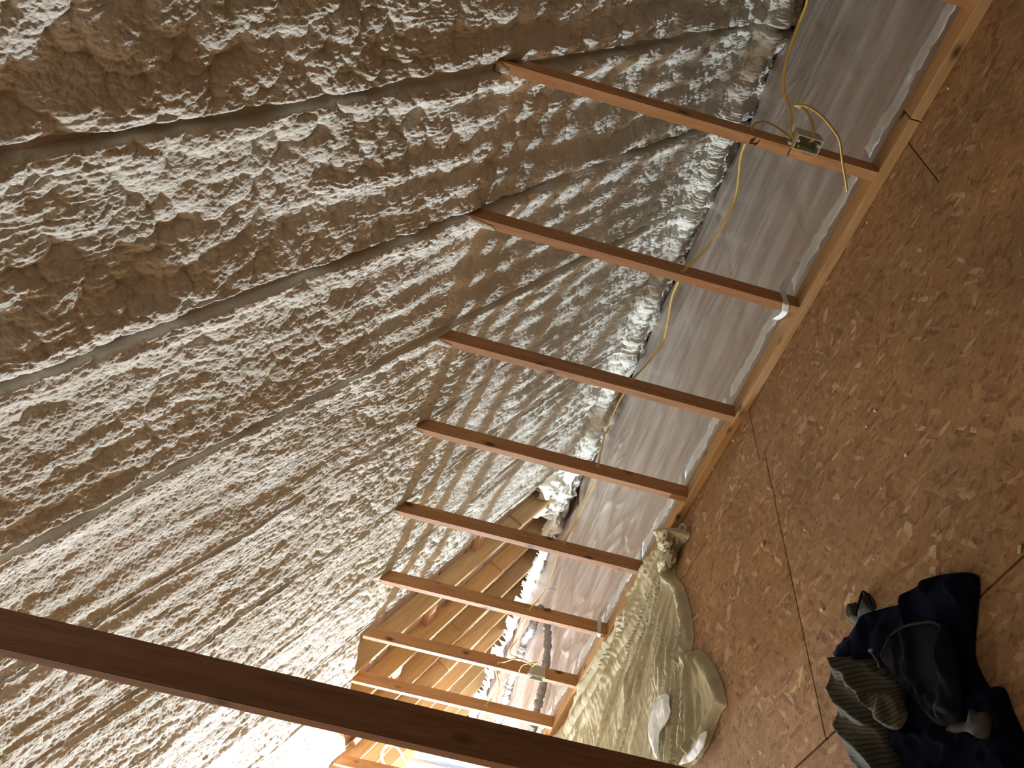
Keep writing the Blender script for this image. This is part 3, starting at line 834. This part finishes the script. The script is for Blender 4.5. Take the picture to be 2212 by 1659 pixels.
# ------------------------------------------------------------------ draped cloths on the floor
def poly_dist(X, Y, poly):
    """signed distance to a polygon, > 0 inside"""
    P = np.array(poly); n = len(P); inside = np.zeros(X.shape, bool); D = np.full(X.shape, 1e9)
    for i in range(n):
        a = P[i]; b_ = P[(i + 1) % n]
        c = ((a[1] > Y) != (b_[1] > Y)) & (X < (b_[0] - a[0]) * (Y - a[1]) / (b_[1] - a[1] + 1e-12) + a[0])
        inside ^= c
        e = b_ - a; L = e @ e + 1e-12
        t = np.clip(((X - a[0]) * e[0] + (Y - a[1]) * e[1]) / L, 0, 1)
        D = np.minimum(D, np.hypot(X - a[0] - t * e[0], Y - a[1] - t * e[1]))
    return np.where(inside, D, -D)
def smooth_poly(pts, n=6):
    P = [np.array(p, float) for p in pts]; m = len(P); out = []
    for i in range(m):
        a, b_, c, d = P[(i - 1) % m], P[i], P[(i + 1) % m], P[(i + 2) % m]
        for k in range(n):
            t = k / n
            out.append(0.5 * ((2 * b_) + (-a + c) * t + (2 * a - 5 * b_ + 4 * c - d) * t * t + (-a + 3 * b_ - 3 * c + d) * t ** 3))
    return out
def cloth(name, px, zref, hfun, mat, parent=None, step=0.006, base=0.002, world=False, th=0.0022, uvrot=0.0, ymax=None):
    poly = [np.array(p[:2]) for p in px] if world else [at_z(u, v, zref)[:2] for (u, v) in px]
    poly = smooth_poly(poly, 5)
    if ymax: poly = [np.array([p[0], min(p[1], ymax)]) for p in poly]
    A = np.array(poly)
    x0, y0 = A.min(0) - step * 2; x1, y1 = A.max(0) + step * 2
    X, Y = np.meshgrid(np.arange(x0, x1, step), np.arange(y0, y1, step), indexing='ij')
    D = poly_dist(X, Y, poly)
    # pull the outermost ring of grid points onto the outline so the edge is clean
    gx = np.gradient(D, step, axis=0); gy = np.gradient(D, step, axis=1); g = np.hypot(gx, gy) + 1e-9
    out = (D < 0) & (D > -step * 1.6)
    Xn = np.where(out, X - gx / g * D, X); Yn = np.where(out, Y - gy / g * D, Y)
    Dn = np.where(out, 0, D)
    Z = base + hfun(Xn, Yn, np.clip(Dn, 0, None))
    keep = D > -step * 1.6
    idx = np.cumsum(keep.ravel()).reshape(X.shape) - 1
    q = []
    k = keep[:-1, :-1] & keep[1:, :-1] & keep[1:, 1:] & keep[:-1, 1:] & ((D[:-1, :-1] > 0) | (D[1:, :-1] > 0) | (D[1:, 1:] > 0) | (D[:-1, 1:] > 0))
    ii, jj = np.nonzero(k)
    q = np.stack([idx[ii, jj], idx[ii + 1, jj], idx[ii + 1, jj + 1], idx[ii, jj + 1]], -1)
    V = np.stack([Xn[keep], Yn[keep], Z[keep]], -1)
    used = np.zeros(len(V), bool); used[q.ravel()] = True; rm = np.cumsum(used) - 1
    V = V[used]; q = rm[q]
    me = mesh_from(name, V, [tuple(int(a) for a in f) for f in q], True)
    uv = me.uv_layers.new(name='UVMap')
    li = np.empty(len(me.loops), np.int32); me.loops.foreach_get('vertex_index', li)
    c, s = math.cos(uvrot), math.sin(uvrot)
    # wrap height into the second coordinate so stripes follow the folds
    U = V[:, 0] * c + V[:, 1] * s; W_ = -V[:, 0] * s + V[:, 1] * c + V[:, 2] * 0.5
    uv.data.foreach_set('uv', np.stack([U[li], W_[li]], -1).astype(np.float32).ravel())
    o = link(name, me, mat, parent)
    md = o.modifiers.new('s', 'SOLIDIFY'); md.thickness = th; md.offset = -1
    return o

kx, ky = -2.70, 2.62        # gathered end
def canvas_h(X, Y, D):
    ang = np.arctan2(Y - ky - 0.05, -(X - kx) + 0.12); r = np.hypot(X - kx, Y - ky)
    a = ang * 7.5 + 0.35 * fbm(X * 2, Y * 2, 401, 2)
    rdg = np.abs(fbm(a * 1.9, r * 0.7, 402, 3))
    folds = (1 - sm(rdg, 0.0, 0.13)) * sm(fbm(X * 2.2, Y * 2.2, 403, 2), -0.5, 0.4)
    rg2 = np.abs(fbm(a * 4.1, r * 1.6 + 3, 404, 2)); f2 = (1 - sm(rg2, 0, 0.2))
    edge = sm(D, 0, 0.035)
    # heavy rolls beside the plate
    q = (Y - 2.665) + 0.02 * fbm(X * 3, X * 0, 405, 2)       # 0 at plate, negative into the room
    roll = np.zeros_like(X)
    for (c, ww, hh) in ((-0.035, 0.035, 0.052), (-0.105, 0.042, 0.062), (-0.19, 0.045, 0.040), (-0.275, 0.035, 0.022)):
        cc = c * (1 + 0.10 * fbm(X * 4, X * 0 + c * 50, 406, 2)) * sm(-X, 2.55, 3.4)
        roll = np.maximum(roll, hh * np.sqrt(np.clip(1 - ((q - cc) / ww) ** 2, 0, 1)))
    roll = roll * (0.75 + 0.25 * fbm(X * 6, Y * 2, 407, 2)) * sm(-X, 2.72, 3.0)
    # wrinkles across the rolls
    wr = 0.004 * fbm(X * 45 + Y * 20, Y * 5, 408, 2)
    knot = 0.10 * (1 - sm(r, 0.02, 0.16)) + 0.055 * (1 - sm(np.abs(Y - (2.45 + (X + 2.75) * 0.2)), 0, 0.09)) * (1 - sm(-X, 2.6, 3.1))
    # tucked right-hand border
    bord = 0.017 * (sm(D, 0, 0.02) - sm(D, 0.035, 0.07)) * (1 - sm(-X, 2.9, 3.3) * 0.6)
    h = edge * (0.010 + 0.030 * folds * (0.4 + sm(r, 0, 1.2) * 0.8) + 0.005 * f2 + 0.012 * (1 + fbm(X * 5, Y * 5, 409, 2))) + roll * edge + wr * edge + knot * edge + bord
    return h
px_canvas = [(1417, 1156), (1436, 1140), (1462, 1145), (1482, 1138), (1486, 1158), (1466, 1182), (1457, 1212), (1456, 1240), (1474, 1268), (1486, 1308), (1493, 1350), (1494, 1385), (1486, 1415), (1498, 1403), (1517, 1408), (1541, 1440), (1557, 1480), (1565, 1520), (1556, 1534), (1546, 1556), (1528, 1605), (1508, 1636), (1478, 1668), (1440, 1720), (1350, 1790), (1240, 1800), (1150, 1700), (1190, 1612), (1222, 1572), (1252, 1520), (1290, 1448), (1322, 1392), (1352, 1340), (1376, 1290), (1395, 1240), (1408, 1190)]
cv = cloth('drop_cloth', px_canvas, 0.012, canvas_h, M_CANVAS, step=0.0075, ymax=2.658)
tag(cv, 'crumpled olive-beige canvas drop cloth bunched against the bottom plate', 'drop cloth')
# the knotted corner: bunched lumps with a folded flap
def lump(name, c, r, mat, parent, seed, squash=0.7, cuts=4, amp=0.35, fr=(9, 9)):
    bm = bmesh.new(); bmesh.ops.create_icosphere(bm, subdivisions=cuts, radius=1.0)
    V = np.array([v.co[:] for v in bm.verts])
    n = fbm(V[:, 0] * 1.5 + V[:, 2] * 1.1 + seed, V[:, 1] * 1.8 - V[:, 2], seed, 3)
    rg = np.abs(fbm(V[:, 0] * 2.6 + seed, V[:, 1] * 1.2 + V[:, 2] * 2.0, seed + 5, 2))
    f = 1 + amp * n - 0.30 * (1 - sm(rg, 0, 0.14))
    for v, k in zip(bm.verts, f): v.co = v.co * float(k)
    for v in bm.verts: v.co = Vector((v.co.x * r[0], v.co.y * r[1], v.co.z * r[2]))
    me = bpy.data.meshes.new(name); bm.to_mesh(me); bm.free()
    me.polygons.foreach_set('use_smooth', [True] * len(me.polygons))
    return link(name, me, mat, parent, c)
k1 = at_z(1440, 1166, 0.075); k2 = at_z(1473, 1158, 0.03)
lump('knotted_corner', (k1[0], k1[1], 0.075), (0.066, 0.046, 0.034), M_CANVAS, cv, 13, amp=0.22)
lump('knotted_corner', (k1[0] - 0.07, k1[1] - 0.07, 0.05), (0.085, 0.040, 0.034), M_CANVAS, cv, 17, amp=0.22)
tube('cloth_tie', [at_z(1462, 1176, 0.03), at_z(1466, 1150, 0.045), at_z(1474, 1134, 0.03), at_z(1482, 1142, 0.02), at_z(1478, 1166, 0.012)], 0.010, M_CANVAS, cv, flat=0.35, rough=0.2)
# scraps of film on the cloth
def film(px, z, seed, label):
    P = [at_z(u, v, z) for u, v in px]
    o = cloth('plastic_scrap', [(p[0], p[1]) for p in P], z, lambda X, Y, D: z + 0.010 * fbm(X * 14, Y * 22, seed, 3) + 0.012 * sm(D, 0, 0.03), M_SHEET2, world=True, step=0.008, th=0.0006)
    tag(o, label, 'plastic scrap')
film([(1432, 1500), (1446, 1503), (1447, 1530), (1440, 1560), (1425, 1590), (1418, 1640), (1406, 1600), (1404, 1565), (1412, 1530)], 0.055, 431, 'pale torn plastic scrap lying mid-way across the drop cloth')
film([(1530, 1580), (1522, 1612), (1500, 1640), (1470, 1652), (1490, 1620), (1508, 1594)], 0.04, 433, 'pale plastic scrap at the lower corner of the drop cloth')

# ------------------------------------------------------------------ clothes pile
def dome(h, rim, seed, fa=0.012, fx=9, fy=9):
    def f(X, Y, D):
        rg = np.abs(fbm(X * fx + seed, Y * fy, seed, 3))
        return h * np.sqrt(np.clip(1 - (1 - np.clip(D / rim, 0, 1)) ** 2, 0, 1)) * (0.8 + 0.25 * fbm(X * 4, Y * 4, seed + 1, 2)) + fa * (1 - sm(rg, 0, 0.25)) * sm(D, 0, 0.02)
    return f
navy = cloth('navy_sweater', [(1800, 1420), (1803, 1400), (1835, 1362), (1860, 1325), (1893, 1308), (1925, 1300), (1955, 1270), (1995, 1242), (2040, 1232), (2078, 1232), (2092, 1250), (2088, 1310), (2082, 1380), (2085, 1425), (2112, 1478), (2128, 1476), (2146, 1485), (2162, 1530), (2190, 1600), (2200, 1700), (2160, 1760), (2000, 1740), (1900, 1600), (1850, 1480), (1815, 1440)],
             0.03, dome(0.042, 0.06, 501, 0.02, 7, 11), M_NAVY, step=0.006)
tag(navy, 'black-navy fleece sweater heaped flat on the board floor', 'sweater')
hood = cloth('dark_hood', [(1897, 1425), (1900, 1400), (1920, 1368), (1955, 1348), (1995, 1342), (2035, 1350), (2050, 1400), (2062, 1460), (2068, 1520), (2065, 1560), (2010, 1560), (1960, 1500), (1925, 1460)],
             0.065, dome(0.020, 0.05, 511, 0.018, 13, 7), M_NAVY2, step=0.005, base=0.052)
tag(hood, 'dark blue-grey hooded top lying on the navy sweater', 'hooded top')
tube('hood_seam', [at_z(1903, 1418, 0.076), at_z(1912, 1395, 0.08), at_z(1930, 1368, 0.08), at_z(1958, 1352, 0.08), at_z(1990, 1345, 0.08), at_z(2014, 1344, 0.078), at_z(2032, 1352, 0.074)], 0.0030, M_GREYRAG, hood)
SROT = -0.49
def shirt_h(X, Y, D):
    a = (X * 0.82 + Y * 0.57) * 30 + 1.1 * fbm(X * 5, Y * 5, 521, 2)     # long folds
    rdg = 1 - np.abs(2 * (a / 2 - np.floor(a / 2)) - 1)
    return sm(D, 0, 0.02) * (0.030 + 0.022 * sm(D, 0, 0.10) + 0.026 * rdg ** 1.6 + 0.012 * fbm(X * 12, Y * 12, 522, 2))
shirt = cloth('striped_shirt', [(1786, 1424), (1800, 1412), (1825, 1405), (1852, 1414), (1878, 1418), (1895, 1436), (1930, 1450), (1955, 1480), (1950, 1530), (1940, 1565), (1925, 1600), (1938, 1640), (1960, 1700), (1900, 1720), (1845, 1670), (1823, 1640), (1806, 1570), (1793, 1490)],
              0.05, shirt_h, M_STRIPE, step=0.005, base=0.022, uvrot=SROT)
tag(shirt, 'olive-grey shirt with dark stripes crumpled on the left of the clothes pile', 'shirt')
flap = cloth('shirt_sleeve', [(1858, 1492), (1890, 1494), (1932, 1492), (1952, 1520), (1958, 1545), (1940, 1575), (1910, 1570), (1885, 1540), (1862, 1515)],
             0.085, lambda X, Y, D: sm(D, 0, 0.012) * (0.016 + 0.014 * (1 - sm(np.abs(fbm(X * 16, Y * 7, 531, 2)), 0, 0.3))), M_STRIPE, shirt, step=0.005, base=0.082, uvrot=SROT + 0.35)
rag = cloth('grey_rag', [(2040, 1575), (2055, 1560), (2085, 1556), (2092, 1530), (2110, 1538), (2128, 1534), (2138, 1555), (2132, 1590), (2110, 1594), (2085, 1580), (2060, 1583)],
            0.07, dome(0.012, 0.03, 541, 0.006), M_GREYRAG, step=0.005, base=0.066)
tag(rag, 'small pale grey rag on top of the dark clothes', 'rag')
tube('drawstring', [at_z(1884, 1410, 0.10), at_z(1878, 1405, 0.115), at_z(1887, 1403, 0.12), at_z(1886, 1412, 0.12), at_z(1897, 1428, 0.12), at_z(1900, 1440, 0.11)], 0.0035, M_GREYRAG, hood)
# khaki strap with two pointed tabs under the sweater
ts = [(1830, 1330), (1832, 1308), (1840, 1299), (1850, 1310), (1855, 1322), (1862, 1296), (1866, 1278), (1876, 1288), (1884, 1306), (1880, 1318), (1862, 1332), (1840, 1345)]
sh = cloth('khaki_pouch', ts, 0.012, lambda X, Y, D: 0.022 * sm(D, 0, 0.012), M_KHAKI, step=0.003)
tag(sh, 'small khaki cloth piece with two pointed tabs poking out from under the sweater', 'cloth piece')
tube('dark_binding', [at_z(1848, 1330, 0.032), at_z(1856, 1300, 0.032), at_z(1864, 1278, 0.03), at_z(1876, 1290, 0.03), at_z(1882, 1308, 0.03)], 0.003, M_NAVY, sh)

# ------------------------------------------------------------------ crumbs of foam and wood chips on the floor
crumbs = [(1890, 887, 9), (1957, 982, 9), (1648, 1176, 12), (1870, 921, 5), (1902, 1053, 5), (1585, 952, 8), (1738, 1144, 6), (1801, 1160, 4), (1737, 1144, 4), (1776, 1316, 9), (2026, 1146, 5), (2052, 1200, 4), (1912, 1184, 3), (1825, 1148, 3), (1675, 1140, 4), (1540, 1012, 8), (2048, 190, 6), (1872, 480, 5), (1892, 1198, 4), (1886, 1208, 4)]
for i, (u, v, s) in enumerate(crumbs):
    p = at_z(u, v, 0.004); r = s / FPX * 0.5 * np.linalg.norm([p[0], p[1], CAMZ])
    o = lump('foam_crumb', (p[0], p[1], r * 0.55), (r, r * (0.55 + 0.3 * random.random()), r * 0.6), M_CRUMB, None, 600 + i, cuts=2)
    o.rotation_euler[2] = random.random() * 3
    tag(o, 'small pale crumb of spray foam on the board floor', 'foam crumb', 'foam crumbs scattered on the floor')
p = at_z(2201, 1186, 0.004)
o = link('wood_chip', box_mesh('wood_chip', 0.020, 0.011, 0.003, 0.001), M_CHIP, None, (p[0], p[1], 0.0025)); o.rotation_euler[2] = 0.9
tag(o, 'pale wood chip on the floor seam at the right edge', 'wood chip')
o = lump('foam_chunk', tuple(at_z(1410, 694, 0.0) + np.array([0, 0, 0.012])), (0.03, 0.022, 0.018), M_CRUMB, None, 655, cuts=3)
tag(o, 'white foam chunk resting on the outer edge of the plastic sheet', 'foam chunk')
